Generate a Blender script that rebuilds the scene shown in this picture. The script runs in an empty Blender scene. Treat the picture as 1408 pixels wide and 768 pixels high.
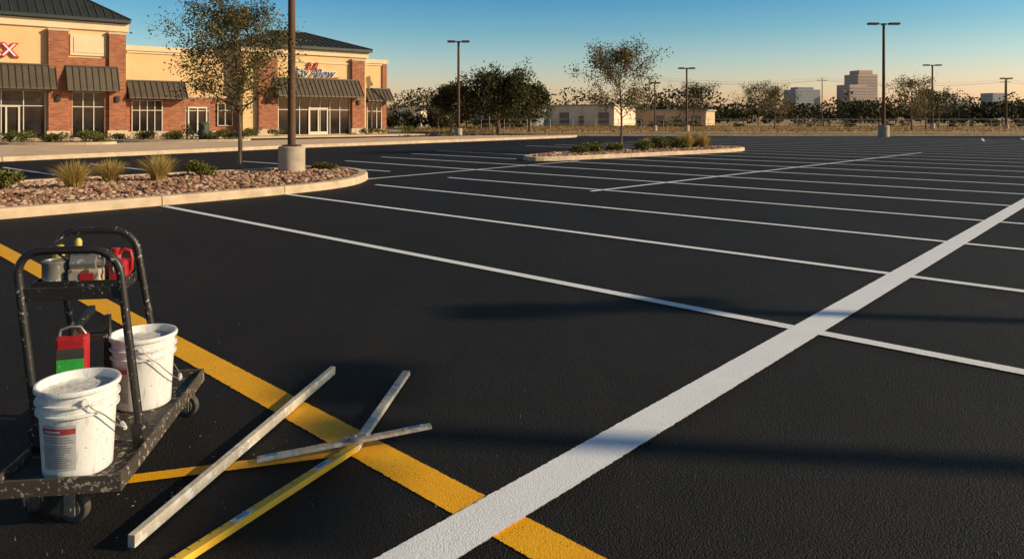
import bpy, math, random
import numpy as np
from mathutils import Vector, Matrix
R=math.radians
scene=bpy.context.scene
random.seed(3)

# ------------------------------------------------------------------ helpers
def link(o):
    scene.collection.objects.link(o); return o
def empty(name,loc=(0,0,0),rot=0,parent=None):
    e=bpy.data.objects.new(name,None); link(e)
    e.location=loc; e.rotation_euler=(0,0,rot); e.empty_display_size=.3
    if parent: e.parent=parent
    return e

class MB:
    def __init__(s): s.v=[]; s.f=[]; s.uv=None
    def box(s,x0,x1,y0,y1,z0,z1):
        b=len(s.v)
        s.v+=[(x0,y0,z0),(x1,y0,z0),(x1,y1,z0),(x0,y1,z0),(x0,y0,z1),(x1,y0,z1),(x1,y1,z1),(x0,y1,z1)]
        s.f+=[tuple(b+i for i in q) for q in ((0,3,2,1),(4,5,6,7),(0,1,5,4),(1,2,6,5),(2,3,7,6),(3,0,4,7))]
        return s
    def beam(s,p,q,w,h,up=(0,0,1)):
        p=Vector(p);q=Vector(q);d=(q-p).normalized();up=Vector(up)
        sd=d.cross(up)
        if sd.length<1e-4: sd=d.cross(Vector((0,1,0)))
        sd.normalize(); u=sd.cross(d).normalized()
        b=len(s.v)
        for c in (p,q):
            for a,e in ((-1,-1),(1,-1),(1,1),(-1,1)):
                s.v.append(tuple(c+sd*a*w/2+u*e*h/2))
        s.f+=[tuple(b+i for i in t) for t in ((0,1,2,3),(7,6,5,4),(0,4,5,1),(1,5,6,2),(2,6,7,3),(3,7,4,0))]
        return s
    def cyl(s,p,q,r0,r1=None,n=10,cap=True):
        if r1 is None: r1=r0
        p=Vector(p);q=Vector(q);d=(q-p).normalized()
        a=d.cross(Vector((0,0,1)))
        if a.length<1e-3: a=Vector((1,0,0))
        a.normalize(); c=d.cross(a)
        b=len(s.v)
        for o,r in ((p,r0),(q,r1)):
            for i in range(n):
                t=2*math.pi*i/n
                s.v.append(tuple(o+a*math.cos(t)*r+c*math.sin(t)*r))
        for i in range(n):
            j=(i+1)%n
            s.f.append((b+i,b+j,b+n+j,b+n+i))
        if cap:
            s.f.append(tuple(b+i for i in reversed(range(n)))); s.f.append(tuple(b+n+i for i in range(n)))
        return s
    def lathe(s,prof,n=32,o=(0,0,0)):
        b=len(s.v)
        for r,z in prof:
            for i in range(n):
                t=2*math.pi*i/n
                s.v.append((o[0]+r*math.cos(t),o[1]+r*math.sin(t),o[2]+z))
        for k in range(len(prof)-1):
            for i in range(n):
                j=(i+1)%n
                s.f.append((b+k*n+i,b+k*n+j,b+(k+1)*n+j,b+(k+1)*n+i))
        return s
    def quad(s,*p):
        b=len(s.v); s.v+=[tuple(x) for x in p]; s.f.append(tuple(range(b,b+len(p)))); return s
    def obj(s,name,mat,parent=None,smooth=False,bevel=0,loc=None,rot=None):
        m=bpy.data.meshes.new(name); m.from_pydata(s.v,[],s.f); m.update()
        o=bpy.data.objects.new(name,m); link(o)
        if mat: m.materials.append(mat)
        if smooth:
            m.polygons.foreach_set('use_smooth',[True]*len(m.polygons))
            try: m.set_sharp_from_angle(angle=R(40))
            except Exception: pass
        if bevel:
            b=o.modifiers.new('bev','BEVEL'); b.width=bevel; b.segments=2; b.limit_method='ANGLE'
        if parent: o.parent=parent
        if loc: o.location=loc
        if rot: o.rotation_euler=rot
        return o

def tube(name,pts,r,mat,parent=None,cyclic=False,res=3):
    c=bpy.data.curves.new(name,'CURVE'); c.dimensions='3D'; c.bevel_depth=r; c.bevel_resolution=res; c.use_fill_caps=True
    sp=c.splines.new('POLY'); sp.points.add(len(pts)-1)
    for i,p in enumerate(pts): sp.points[i].co=(p[0],p[1],p[2],1)
    sp.use_cyclic_u=cyclic; sp.use_smooth=True
    o=bpy.data.objects.new(name,c); link(o); c.materials.append(mat)
    if parent: o.parent=parent
    return o

# ------------------------------------------------------------------ materials
def newmat(name):
    m=bpy.data.materials.new(name); m.use_nodes=True
    nt=m.node_tree; b=nt.nodes['Principled BSDF']; return m,nt,b
def N(nt,t,**k):
    n=nt.nodes.new(t)
    for a,v in k.items(): setattr(n,a,v)
    return n
def noise(nt,vec,scale,detail=4,rough=.6,dist=0):
    n=N(nt,'ShaderNodeTexNoise'); n.inputs['Scale'].default_value=scale; n.inputs['Detail'].default_value=detail
    n.inputs['Roughness'].default_value=rough; n.inputs['Distortion'].default_value=dist
    if vec is not None: nt.links.new(vec,n.inputs['Vector'])
    return n.outputs['Fac']
def ramp(nt,fac,stops):
    r=N(nt,'ShaderNodeValToRGB'); e=r.color_ramp.elements
    while len(e)<len(stops): e.new(.5)
    for i,(p,c) in enumerate(stops):
        e[i].position=p; e[i].color=(c[0],c[1],c[2],1) if hasattr(c,'__len__') else (c,c,c,1)
    nt.links.new(fac,r.inputs['Fac']); return r.outputs['Color']
def mix(nt,f,a,b,bt='MIX'):
    m=N(nt,'ShaderNodeMix',data_type='RGBA',blend_type=bt)
    for s,v in ((0,f),(6,a),(7,b)):
        if isinstance(v,bpy.types.NodeSocket): nt.links.new(v,m.inputs[s])
        elif s==0: m.inputs[0].default_value=v
        else: m.inputs[s].default_value=(v[0],v[1],v[2],1)
    return m.outputs[2]
def math_(nt,op,a,b=None,clamp=False):
    m=N(nt,'ShaderNodeMath',operation=op); m.use_clamp=clamp
    for i,v in ((0,a),(1,b)):
        if v is None: continue
        if isinstance(v,bpy.types.NodeSocket): nt.links.new(v,m.inputs[i])
        else: m.inputs[i].default_value=v
    return m.outputs[0]
def bump(nt,b,h,strength,dist):
    n=N(nt,'ShaderNodeBump'); n.inputs['Strength'].default_value=strength; n.inputs['Distance'].default_value=dist
    nt.links.new(h,n.inputs['Height']); nt.links.new(n.outputs['Normal'],b.inputs['Normal'])
def objco(nt): return N(nt,'ShaderNodeTexCoord').outputs['Object']

def simple(name,col,rough=.7,metal=0,var=.25,scale=6,bmp=0,bscale=60,spec=None):
    m,nt,b=newmat(name); v=objco(nt)
    n1=noise(nt,v,scale,6)
    lo=[c*(1-var) for c in col]; hi=[min(1,c*(1+var)) for c in col]
    c=ramp(nt,n1,[(.3,lo),(.7,hi)])
    nt.links.new(c,b.inputs['Base Color']); b.inputs['Roughness'].default_value=rough; b.inputs['Metallic'].default_value=metal
    if spec is not None: b.inputs['Specular IOR Level'].default_value=spec
    if bmp: bump(nt,b,noise(nt,v,bscale,5),bmp,.01)
    return m

def asphalt_mat():
    m,nt,b=newmat('asphalt'); v=objco(nt)
    big=noise(nt,v,.35,5,.6,.4); med=noise(nt,v,5,6,.7)
    base=ramp(nt,big,[(.3,(.0120,.0108,.0100)),(.72,(.025,.0222,.0200))])
    base=mix(nt,.7,base,ramp(nt,med,[(.3,(.35,.35,.35)),(.75,(1,.97,.93))]),'MULTIPLY')
    mp=N(nt,'ShaderNodeMapping'); mp.inputs['Rotation'].default_value=(0,0,R(-41.6)); mp.inputs['Scale'].default_value=(1.4,.07,1); nt.links.new(v,mp.inputs[0])
    base=mix(nt,.5,base,ramp(nt,noise(nt,mp.outputs[0],1.0,4,.6),[(.38,(.5,.5,.5)),(.62,(1,1,1))]),'MULTIPLY')
    vo=N(nt,'ShaderNodeTexVoronoi'); vo.inputs['Scale'].default_value=130; nt.links.new(v,vo.inputs['Vector'])
    sp=ramp(nt,noise(nt,v,150,2,.5),[(.58,0.),(.70,1.)])
    base=mix(nt,math_(nt,'MULTIPLY',sp,.40),base,(.10,.080,.064))
    nt.links.new(base,b.inputs['Base Color'])
    b.inputs['Roughness'].default_value=.70; b.inputs['Specular IOR Level'].default_value=.20
    h=math_(nt,'ADD',math_(nt,'MULTIPLY',vo.outputs['Distance'],-.8),noise(nt,v,50,5,.75))
    bump(nt,b,h,.8,.016)
    return m

def paint_mat(name,col,col2,wear=.0,edge=.06):
    m,nt,b=newmat(name); v=objco(nt)
    uv=N(nt,'ShaderNodeUVMap'); sx=N(nt,'ShaderNodeSeparateXYZ'); nt.links.new(uv.outputs[0],sx.inputs[0])
    d=math_(nt,'ABSOLUTE',math_(nt,'SUBTRACT',sx.outputs[1],.5))
    n1=noise(nt,v,45,4,.7); n2=noise(nt,v,3,5,.6); n3=noise(nt,v,160,3,.6)
    c=ramp(nt,n2,[(.3,col2),(.7,col)])
    c=mix(nt,.35,c,ramp(nt,n3,[(.32,(.5,.5,.5)),(.48,(1,1,1))]),'MULTIPLY')
    nt.links.new(c,b.inputs['Base Color']); b.inputs['Roughness'].default_value=.6
    e=math_(nt,'ADD',math_(nt,'MULTIPLY',math_(nt,'SUBTRACT',.5-edge,d),1/edge),math_(nt,'MULTIPLY',math_(nt,'SUBTRACT',n1,.5),2.4))
    e=math_(nt,'ADD',e,.9); e=math_(nt,'MULTIPLY',e,2.,True)
    pin=ramp(nt,n3,[(.31+wear,0.2),(.37+wear,.98)])
    al=math_(nt,'MULTIPLY',e,pin,True)
    nt.links.new(al,b.inputs['Alpha'])
    vo=N(nt,'ShaderNodeTexVoronoi'); vo.inputs['Scale'].default_value=130; nt.links.new(v,vo.inputs['Vector'])
    bump(nt,b,math_(nt,'ADD',math_(nt,'MULTIPLY',vo.outputs['Distance'],-.7),n1),.26,.008)
    return m

def brick_mat():
    m,nt,b=newmat('brick_masonry'); s=N(nt,'ShaderNodeSeparateXYZ'); nt.links.new(objco(nt),s.inputs[0])
    cx=N(nt,'ShaderNodeCombineXYZ'); nt.links.new(math_(nt,'ADD',s.outputs[0],s.outputs[1]),cx.inputs[0]); nt.links.new(s.outputs[2],cx.inputs[1])
    br=N(nt,'ShaderNodeTexBrick'); nt.links.new(cx.outputs[0],br.inputs['Vector'])
    br.inputs['Color1'].default_value=(.50,.15,.06,1); br.inputs['Color2'].default_value=(.27,.07,.032,1); br.inputs['Mortar'].default_value=(.40,.27,.17,1)
    br.inputs['Scale'].default_value=1; br.inputs['Brick Width'].default_value=.3; br.inputs['Row Height'].default_value=.1; br.inputs['Mortar Size'].default_value=.010
    c=mix(nt,.5,br.outputs['Color'],ramp(nt,noise(nt,objco(nt),1.6,5),[(.3,(.6,.6,.6)),(.7,(1,1,1))]),'MULTIPLY')
    nt.links.new(c,b.inputs['Base Color']); b.inputs['Roughness'].default_value=.9
    return m

def leaf_mat(name,c1,c2,c3=None,trans=.3):
    m,nt,b=newmat(name); g=N(nt,'ShaderNodeNewGeometry')
    c=ramp(nt,g.outputs['Random Per Island'],[(0,c1),(.6,c2),(1,c3 or c2)])
    nt.links.new(c,b.inputs['Base Color']); b.inputs['Roughness'].default_value=.65
    b.inputs['Specular IOR Level'].default_value=.2
    if trans:
        tr=N(nt,'ShaderNodeBsdfTranslucent'); nt.links.new(c,tr.inputs['Color'])
        ms=N(nt,'ShaderNodeMixShader'); ms.inputs[0].default_value=trans
        nt.links.new(b.outputs[0],ms.inputs[1]); nt.links.new(tr.outputs[0],ms.inputs[2])
        nt.links.new(ms.outputs[0],nt.nodes['Material Output'].inputs['Surface'])
    return m

def splatter_mat(name,base,spl,amount=.6,rough=.5,metal=0,scale=45):
    m,nt,b=newmat(name); v=objco(nt)
    msk=ramp(nt,noise(nt,v,5,3,.5),[(.45,0.),(.62,.06)])
    f=ramp(nt,math_(nt,'ADD',noise(nt,v,scale,4,.65),msk),[(amount,0.),(amount+.03,1.)])
    f2=ramp(nt,noise(nt,v,7,4,.7),[(.35,0.),(.75,.4)])
    c=mix(nt,f2,base,[min(1,x*2.2+.012) for x in base]); c=mix(nt,f,c,spl)
    nt.links.new(c,b.inputs['Base Color']); b.inputs['Roughness'].default_value=rough; b.inputs['Metallic'].default_value=metal
    bump(nt,b,f,.3,.002)
    return m

M={}
M['asphalt']=asphalt_mat()
M['white']=paint_mat('white_road_paint',(.89,.91,.94),(.83,.84,.87),edge=.04)
M['white2']=paint_mat('white_line_paint',(.89,.90,.92),(.79,.80,.81),edge=.07)
M['yellow']=paint_mat('yellow_road_paint',(.98,.49,.004),(.90,.41,.003),edge=.05)
M['concrete']=simple('kerb_concrete',(.60,.45,.30),.9,0,.22,3,.4,50)
M['walk']=simple('sidewalk_concrete',(.66,.47,.30),.9,0,.16,.8,.3,20)
M['conc2']=simple('lamp_base_concrete',(.46,.37,.28),.9,0,.2,4,.4,40)
M['stucco']=simple('cream_stucco',(.76,.51,.25),.95,0,.08,.7,.25,18)
M['stucco2']=simple('pale_stucco_trim',(.78,.60,.38),.95,0,.07,1.5)
M['stone']=simple('limestone_base',(.60,.47,.33),.9,0,.18,4,.3,30)
M['brick']=brick_mat()
M['roof']=simple('standing_seam_metal',(.040,.048,.045),.5,.3,.15,1)
M['awn']=simple('awning_metal',(.12,.09,.06),.5,.2,.15,1.5)
M['frame']=simple('window_frame',(.66,.58,.46),.5,.1,.05,2)
M['dframe']=simple('dark_frame',(.03,.027,.025),.5,.2,.1,2)
g,nt,b=newmat('shop_glass'); c=ramp(nt,noise(nt,objco(nt),.9,3),[(.35,(.008,.009,.010)),(.7,(.035,.03,.026))]); nt.links.new(c,b.inputs['Base Color']); b.inputs['Roughness'].default_value=.06; b.inputs['Specular IOR Level'].default_value=.3; M['glass']=g
M['pole']=simple('bronze_pole_paint',(.13,.070,.040),.75,0,.12,2,spec=.2)
M['lens']=simple('lamp_lens',(.5,.5,.48),.3)
M['bark']=simple('bark',(.17,.12,.08),.95,0,.4,14,.6,40)
M['leafA']=leaf_mat('young_oak_leaves',(.060,.062,.018),(.14,.12,.035),(.30,.21,.08))
M['leafA2']=leaf_mat('dry_young_oak_leaves',(.075,.068,.024),(.17,.135,.05),(.31,.22,.10))
M['leafB']=leaf_mat('live_oak_leaves',(.020,.028,.007),(.055,.058,.016),(.13,.10,.03),.15)
M['leafC']=leaf_mat('distant_leaves',(.045,.045,.016),(.085,.075,.028),(.17,.12,.05),0)
M['leafD']=leaf_mat('treeline_leaves',(.022,.029,.011),(.055,.056,.020),(.13,.10,.04),0)
M['leafS']=leaf_mat('shrub_leaves',(.04,.06,.010),(.12,.13,.022),(.28,.23,.06),.15)
M['straw']=leaf_mat('ornamental_grass_blades',(.26,.19,.05),(.54,.38,.11),(.74,.56,.22))
M['dry']=leaf_mat('dry_field_grass',(.30,.18,.06),(.48,.30,.10),(.60,.40,.16),0)
M['rocks']=leaf_mat('landscape_rock',(.22,.10,.06),(.42,.24,.15),(.64,.46,.32),0)
M['mulch']=simple('mulch_soil',(.17,.09,.05),.95,0,.5,18,.8,40)

# ------------------------------------------------------------------ world + sun
EL=23; AZ=97   # azimuth clockwise from +Y
w=bpy.data.worlds.new("World"); scene.world=w; w.use_nodes=True; nt=w.node_tree
bg=nt.nodes['Background']
sky=N(nt,'ShaderNodeTexSky',sky_type='NISHITA'); sky.sun_disc=False; sky.sun_elevation=R(EL); sky.sun_rotation=R(AZ)
sky.air_density=1.0; sky.dust_density=1.2; sky.ozone_density=2.0
tc=N(nt,'ShaderNodeTexCoord'); sp=N(nt,'ShaderNodeSeparateXYZ'); nt.links.new(tc.outputs['Generated'],sp.inputs[0])
tint=ramp(nt,sp.outputs[2],[(0.0,(.84,.52,.36)),(.03,(.72,.52,.42)),(.07,(.47,.48,.45)),(.115,(.245,.39,.42)),(.165,(.125,.31,.41)),(.35,(.11,.17,.21)),(1,(.10,.13,.16))])
tint=mix(nt,1.0,tint,(2,2,2),'MULTIPLY')
nt.links.new(mix(nt,1.0,sky.outputs[0],tint,'MULTIPLY'),bg.inputs['Color']); bg.inputs['Strength'].default_value=.15
sl=bpy.data.lights.new('sun','SUN'); sl.energy=5; sl.angle=R(.5); sl.color=(1,.80,.53)
so=bpy.data.objects.new('sun',sl); link(so)
sd=Vector((math.sin(R(AZ))*math.cos(R(EL)),math.cos(R(AZ))*math.cos(R(EL)),math.sin(R(EL))))
so.rotation_euler=sd.to_track_quat('Z','Y').to_euler(); so.location=(30,-10,30)

# ------------------------------------------------------------------ camera
cam=bpy.data.cameras.new('camera'); co=bpy.data.objects.new('camera',cam); link(co)
co.location=(0,0,1.5); co.rotation_euler=(R(90),0,0); cam.lens=26; cam.sensor_width=36; cam.shift_y=-.1577
cam.clip_start=.05; cam.clip_end=9000; scene.camera=co
scene.view_settings.view_transform='Standard'; scene.view_settings.look='None'; scene.view_settings.exposure=0

# ------------------------------------------------------------------ ground
m,nt,b=newmat('dry_ground'); v=objco(nt)
c=ramp(nt,noise(nt,v,.08,6,.6),[(.3,(.34,.21,.09)),(.5,(.50,.33,.15)),(.7,(.30,.22,.10))])
c=mix(nt,.6,c,ramp(nt,noise(nt,v,1.5,5,.7),[(.3,(.5,.5,.5)),(.7,(1,1,1))]),'MULTIPLY')
nt.links.new(c,b.inputs['Base Color']); b.inputs['Roughness'].default_value=1
S=6000
MB().quad((-S,-S,-.03),(S,-S,-.03),(S,S,-.03),(-S,S,-.03)).obj('ground',m)
MB().quad((-70,-30,0),(70,-30,0),(80,60.5,0),(5,60.5,0),(5,64,0),(-8,76,0),(-70,76,0)).obj('asphalt_parking_lot',M['asphalt'])
MB().quad((-8,71,.004),(90,67,.004),(90,71.5,.004),(-8,76,.004)).obj('service_road',simple('old_road_surface',(.28,.20,.13),.9,0,.2,.5))
k=MB(); k.beam((5.3,60.6,.05),(80,60.6,.05),.2,.16); k.obj('far_kerb',M['concrete'],bevel=.02)

# ------------------------------------------------------------------ stripes
def stripes(name,segs,mat):
    V=[];F=[];UV=[]
    for (p,q,wd,z) in segs:
        p=Vector((p[0],p[1],0));q=Vector((q[0],q[1],0));d=(q-p);L=d.length;d.normalize();n=Vector((-d.y,d.x,0))
        k=max(1,int(L/1.0)); b=len(V)
        for i in range(k+1):
            c=p+d*L*i/k
            for sgn in (-1,1): V.append((*(c+n*sgn*wd/2).xy,z)); 
        for i in range(k):
            F.append((b+2*i,b+2*i+2,b+2*i+3,b+2*i+1))
            UV+= [(L*i/k,0),(L*(i+1)/k,0),(L*(i+1)/k,1),(L*i/k,1)]
    me=bpy.data.meshes.new(name); me.from_pydata(V,[],F); u=me.uv_layers.new(name='UVMap')
    for i,c in enumerate(UV): u.data[i].uv=c
    me.update(); o=bpy.data.objects.new(name,me); link(o); me.materials.append(mat); return o
def A(Y,off=0): return (2.078+.888*(Y-5.207)+off,Y)
stripes('wide_white_stripe',[(A(1.2),A(17.5),.215,.012)],M['white'])
stripes('yellow_stripe',[((-7.6,10.16),(1.4,1.33),.185,.004),((-1.75,3.01),(-.70,3.325),.08,.008)],M['yellow'])
segs=[]
def stall(n,xl,xr,wd=.12):
    px,py=2.078+1.62*n,5.207+1.825*n
    f=lambda X:(X,py-(X-px)/1.09)
    segs.append((f(xl),f(xr),wd,.008))
stall(0,-5.889,4.6); stall(1,-4.457,6.6); stall(2,-3.048,8.6)
stall(3,-1.6,10.5)
for n in range(4,24):
    px=2.078+1.62*n
    xl=px-17.5 if n!=9 and n!=8 else px-10
    stall(n,max(xl,-9+n*.8),px+16,.13)
segs.append(((1.6,15.0),(17.5,31.6),.12,.012))
segs.append(((-3.6,17.9),(2.3,25.6),.12,.012))
segs.append(((-3.4,20.6),(-9.5,25.6),.12,.008))
for i in range(6):
    x0=-9.0-1.75*i; y0=19.9-1.6*i
    segs.append(((x0,y0),(x0-4.6,y0+4.0),.12,.008))
for i in range(8):
    segs.append(((30+i*3.1,47+i*.4),(34+i*3.1,53.5+i*.4),.14,.012))
stripes('white_parking_stripes',segs,M['white2'])
# a few dried paint drips around the cart, sparse dark grit on the asphalt
rng=np.random.default_rng(77)
k=MB()
for i in range(34):
    r=abs(rng.normal())*.45; a=rng.uniform(0,6.28); x=-1.35+r*math.cos(a)*.6; y=2.95+r*math.sin(a)*1.4; s=rng.uniform(.0015,.005)
    if y<1.6: continue
    b=len(k.v); nn=8
    k.v+=[(x+s*math.cos(t*6.283/nn)*rng.uniform(.7,1.3),y+s*math.sin(t*6.283/nn)*rng.uniform(.7,1.3),.0155) for t in range(nn)]; k.f.append(tuple(range(b,b+nn)))
k.obj('paint_drips',simple('dried_paint_drips',(.50,.48,.44),.5))
k=MB()
for i in range(420):
    y=1.8+rng.uniform()**1.6*8; x=rng.uniform(-.75,.75)*y; s=rng.uniform(.0012,.0032)
    b=len(k.v); t0=rng.uniform(0,6.28)
    k.v+=[(x+s*math.cos(t0+q*2.09),y+s*math.sin(t0+q*2.09),0) for q in range(3)]+[(x,y,s*1.1+.012)]
    k.f+=[(b,b+1,b+3),(b+1,b+2,b+3),(b+2,b,b+3)]
k.obj('loose_grit',simple('grit_stone',(.12,.095,.07),.9,0,.4,3))

# ------------------------------------------------------------------ kerbed islands
def smooth(pts,it=3):
    for _ in range(it):
        o=[]
        for i in range(len(pts)):
            a=Vector(pts[i]);b_=Vector(pts[(i+1)%len(pts)])
            o+=[tuple(a*.75+b_*.25),tuple(a*.25+b_*.75)]
        pts=o
    return pts
def resample(pts,step):
    P=[Vector(p) for p in pts]+[Vector(pts[0])]; out=[]; acc=0; 
    for i in range(len(P)-1):
        L=(P[i+1]-P[i]).length; t=acc
        while t<L:
            out.append(P[i].lerp(P[i+1],t/L)); t+=step
        acc=t-L
    return out
def island(name,pts,bedmat,parent_name=None,kw=.18,kh=.15,bed=.10,it=3):
    e=empty(name)
    P=resample(smooth(pts,it),.3); n=len(P)
    area=sum(P[i].x*P[(i+1)%n].y-P[(i+1)%n].x*P[i].y for i in range(n))
    if area<0: P.reverse()
    inn=[]
    for i in range(n):
        t=(P[(i+2)%n]-P[i-2]).normalized(); nn=Vector((-t.y,t.x)); inn.append(P[i]+nn*kw)
    k=MB(); blk=8
    for s in range(0,n,blk):
        idx=[(s+j) for j in range(blk+1)] ; idx=[i for i in idx if i<=n]
        L=len(idx); b=len(k.v)
        for c,i in enumerate(idx):
            a=P[i%n];q=inn[i%n]
            if c==L-1: pr=P[(i-1)%n];qr=inn[(i-1)%n]; a=a.lerp(pr,.06);q=q.lerp(qr,.06)
            m1=a.lerp(q,.10); m2=a.lerp(q,.22)
            for (pt,z) in ((a,-.02),(a.lerp(q,.04),kh-.035),(m1,kh-.010),(m2,kh),(q,kh),(q,-.02)): k.v.append((pt.x,pt.y,z))
        for c in range(L-1):
            for r in range(5):
                k.f.append((b+c*6+r,b+(c+1)*6+r,b+(c+1)*6+r+1,b+c*6+r+1))
        k.f.append(tuple(b+r for r in range(6))); k.f.append(tuple(b+(L-1)*6+r for r in reversed(range(6))))
    k.obj('kerb',M['concrete'],e)
    MB().quad(*[(p.x,p.y,bed) for p in inn]).obj('bed_surface',bedmat,e)
    return e,inn
def inside(p,poly):
    c=False;n=len(poly)
    for i in range(n):
        a=poly[i];b_=poly[i-1]
        if (a.y>p[1])!=(b_.y>p[1]) and p[0]<(b_.x-a.x)*(p[1]-a.y)/(b_.y-a.y)+a.x: c=not c
    return c
def rocks(name,poly,n,size,z,parent,rng):
    import bmesh
    bm=bmesh.new(); bmesh.ops.create_icosphere(bm,subdivisions=1,radius=1); bv=np.array([v.co[:] for v in bm.verts]); bf=[[v.index for v in f.verts] for f in bm.faces]; bm.free()
    xs=[p.x for p in poly];ys=[p.y for p in poly]; k=MB(); c=0
    while c<n:
        x=rng.uniform(min(xs),max(xs));y=rng.uniform(min(ys),max(ys))
        if not inside((x,y),poly): continue
        s=size*rng.uniform(.45,1.4); sc=np.array([s*rng.uniform(.7,1.3),s*rng.uniform(.7,1.3),s*rng.uniform(.4,.7)])
        a=rng.uniform(0,6.28); vv=bv*(1+rng.uniform(-.2,.2,bv.shape))*sc
        rot=np.array([[math.cos(a),-math.sin(a),0],[math.sin(a),math.cos(a),0],[0,0,1]]); vv=vv@rot.T+np.array([x,y,z+rng.uniform(0,.03)])
        b=len(k.v); k.v+=[tuple(t) for t in vv]; k.f+=[tuple(b+i for i in f) for f in bf]; c+=1
    return k.obj(name,M['rocks'],parent)
rng=np.random.default_rng(5)
isl1,poly1=island('planting_island',[(-13.5,4.6),(-7.5,10.95),(-4.1,14.75),(-3.35,16.7),(-3.7,19.4),(-5.2,20.8),(-7.6,19.0),(-11.0,15.7),(-17,9.6)],M['mulch'],it=3,kw=.22,kh=.16)
rocks('landscape_rocks',[Vector(p) for p in poly1],6200,.048,.11,isl1,rng)
isl2,poly2=island('planting_island',[(.9,25.2),(5.0,28.5),(9.6,32.2),(10.9,34.0),(10.6,35.8),(8.5,35.6),(4.6,32.4),(1.2,28.6),(.2,26.4)],M['mulch'])
rocks('landscape_rocks',poly2,1300,.08,.11,isl2,rng)

def slab(name,pts,h,mat,kerb=True):
    e=empty(name); k=MB(); n=len(pts)
    k.v=[(x,y,h) for x,y in pts]+[(x,y,-.02) for x,y in pts]; k.f=[tuple(range(n))]+[(i,i+n,(i+1)%n+n,(i+1)%n) for i in range(n)]
    k.obj('paving',mat,e)
    if kerb:
        kk=MB()
        for i in range(n-1):
            p=Vector(pts[i]);q=Vector(pts[i+1]);d=(q-p).normalized();nn=Vector((d.y,-d.x))
            kk.beam((*(p+nn*.1),h/2),(*(q+nn*.1),h/2),.2,h+.02)
        kk.obj('kerb',M['concrete'],e,bevel=.02)
    return e
slab('sidewalk',[(-34,2.5),(-17.6,25.4),(-10.6,37.0),(4.5,56.2),(4.9,58.0),(-3,55.0),(-15.6,43.6),(-24.6,36.4),(-42,22)],.15,M['walk'])

# ------------------------------------------------------------------ vegetation
def leafmesh(name,C,size,mat,parent,rng,aspect=.55):
    n=len(C); C=np.asarray(C)
    d=rng.normal(size=(n,3)); d/=np.linalg.norm(d,axis=1)[:,None]
    e=rng.normal(size=(n,3)); e-= (e*d).sum(1)[:,None]*d; e/=np.linalg.norm(e,axis=1)[:,None]
    s=size*rng.uniform(.6,1.3,(n,1)); a=d*s*.5; b_=e*s*.5*aspect
    V=np.stack([C-a,C+b_-a*.1,C+a,C-b_-a*.1],1).reshape(-1,3)
    me=bpy.data.meshes.new(name); F=np.arange(4*n).reshape(-1,4)
    me.from_pydata(V.tolist(),[],F.tolist()); o=bpy.data.objects.new(name,me); link(o); me.materials.append(mat)
    if parent: o.parent=parent
    return o
def tree(name,x,y,z0,h,cw,th,nl,leaf,lm,tr,seed,nb=22,spread=.16,low=.45,upang=.55,trunk_top=.88,sub=4):
    rng=np.random.default_rng(seed); e=empty(name,(x,y,z0))
    k=MB(); tp=[]; ns=9
    for i in range(ns+1):
        t=i/ns; tp.append(np.array([math.sin(t*3+seed)*.03*h*t,math.cos(t*2.3+seed)*.02*h*t,-.05+h*trunk_top*t]))
    rad=lambda t: tr*(1-t)**.8+tr*.10
    for i in range(ns): k.cyl(tp[i],tp[i+1],rad(i/ns)*(1.35 if i==0 else 1),rad((i+1)/ns),7,False)
    cent=[]
    for bi in range(nb):
        t=(bi+rng.uniform(0,1))/nb; zz=th+(h*trunk_top-th)*t; ft=zz/(h*trunk_top)
        i=min(ns-1,int(ft*ns)); f=ft*ns-i; st=tp[i]*(1-f)+tp[i+1]*f
        az=bi*2.4+rng.uniform(-.5,.5); prof=math.sin(math.pi*min(1,(low+(1-low)*t*.98)))**.7
        L=cw/2*max(.2,prof)*rng.uniform(.65,1.2); up=upang+.6*t
        d=np.array([math.cos(az),math.sin(az),up]); pts=[st]
        for j in range(5):
            d2=d+rng.normal(size=3)*.22; d2/=np.linalg.norm(d2); pts.append(pts[-1]+d2*L/5*1.12); d[2]*=.93
        r0=rad(ft)*.5; bw_=rng.uniform(.4,1.6)
        for j in range(5):
            k.cyl(pts[j],pts[j+1],r0*(1-j/6),r0*(1-(j+1)/6),5,False)
            if j>=1:
                for q in range(sub):
                    sdv=d+rng.normal(size=3)*.75; sdv/=np.linalg.norm(sdv); ll=L*rng.uniform(.16,.42)
                    a=pts[j+1]; b_=a+sdv*ll*.5; c=b_+(sdv+rng.normal(size=3)*.35)*ll*.5
                    k.cyl(a,b_,r0*.28,r0*.18,4,False); k.cyl(b_,c,r0*.18,r0*.08,4,False)
                    wgt=rng.uniform(.05,1.8)*bw_
                    cent.append((b_,.7*wgt)); cent.append((c,1.0*wgt)); cent.append(((b_+c)/2,.9*wgt)); cent.append((a,.4*wgt))
    k.obj('trunk_and_limbs',M['bark'],e,smooth=True)
    W=np.array([c[1] for c in cent]); W/=W.sum(); P=np.array([c[0] for c in cent])
    idx=rng.choice(len(P),nl,p=W); C=P[idx]+rng.normal(size=(nl,3))*spread*cw/3
    C[:,2]=np.maximum(C[:,2],th*.8)
    leafmesh('foliage',C,leaf,lm,e,rng)
    return e
tree('young_oak_tree',-7.1,19.3,.1,4.5,3.0,1.45,15500,.070,M['leafA'],.058,2,nb=36,spread=.13,low=.22,upang=.7)
tree('young_oak_tree',4.6,31.2,.1,4.45,3.5,1.4,8500,.092,M['leafA2'],.055,8,nb=32,spread=.12,low=.25,upang=.7)
tree('live_oak_tree',-1.3,72,0,5.9,7.6,1.4,12000,.27,M['leafB'],.22,11,nb=22,spread=.14,low=.35,upang=.45,trunk_top=.75)
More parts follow.
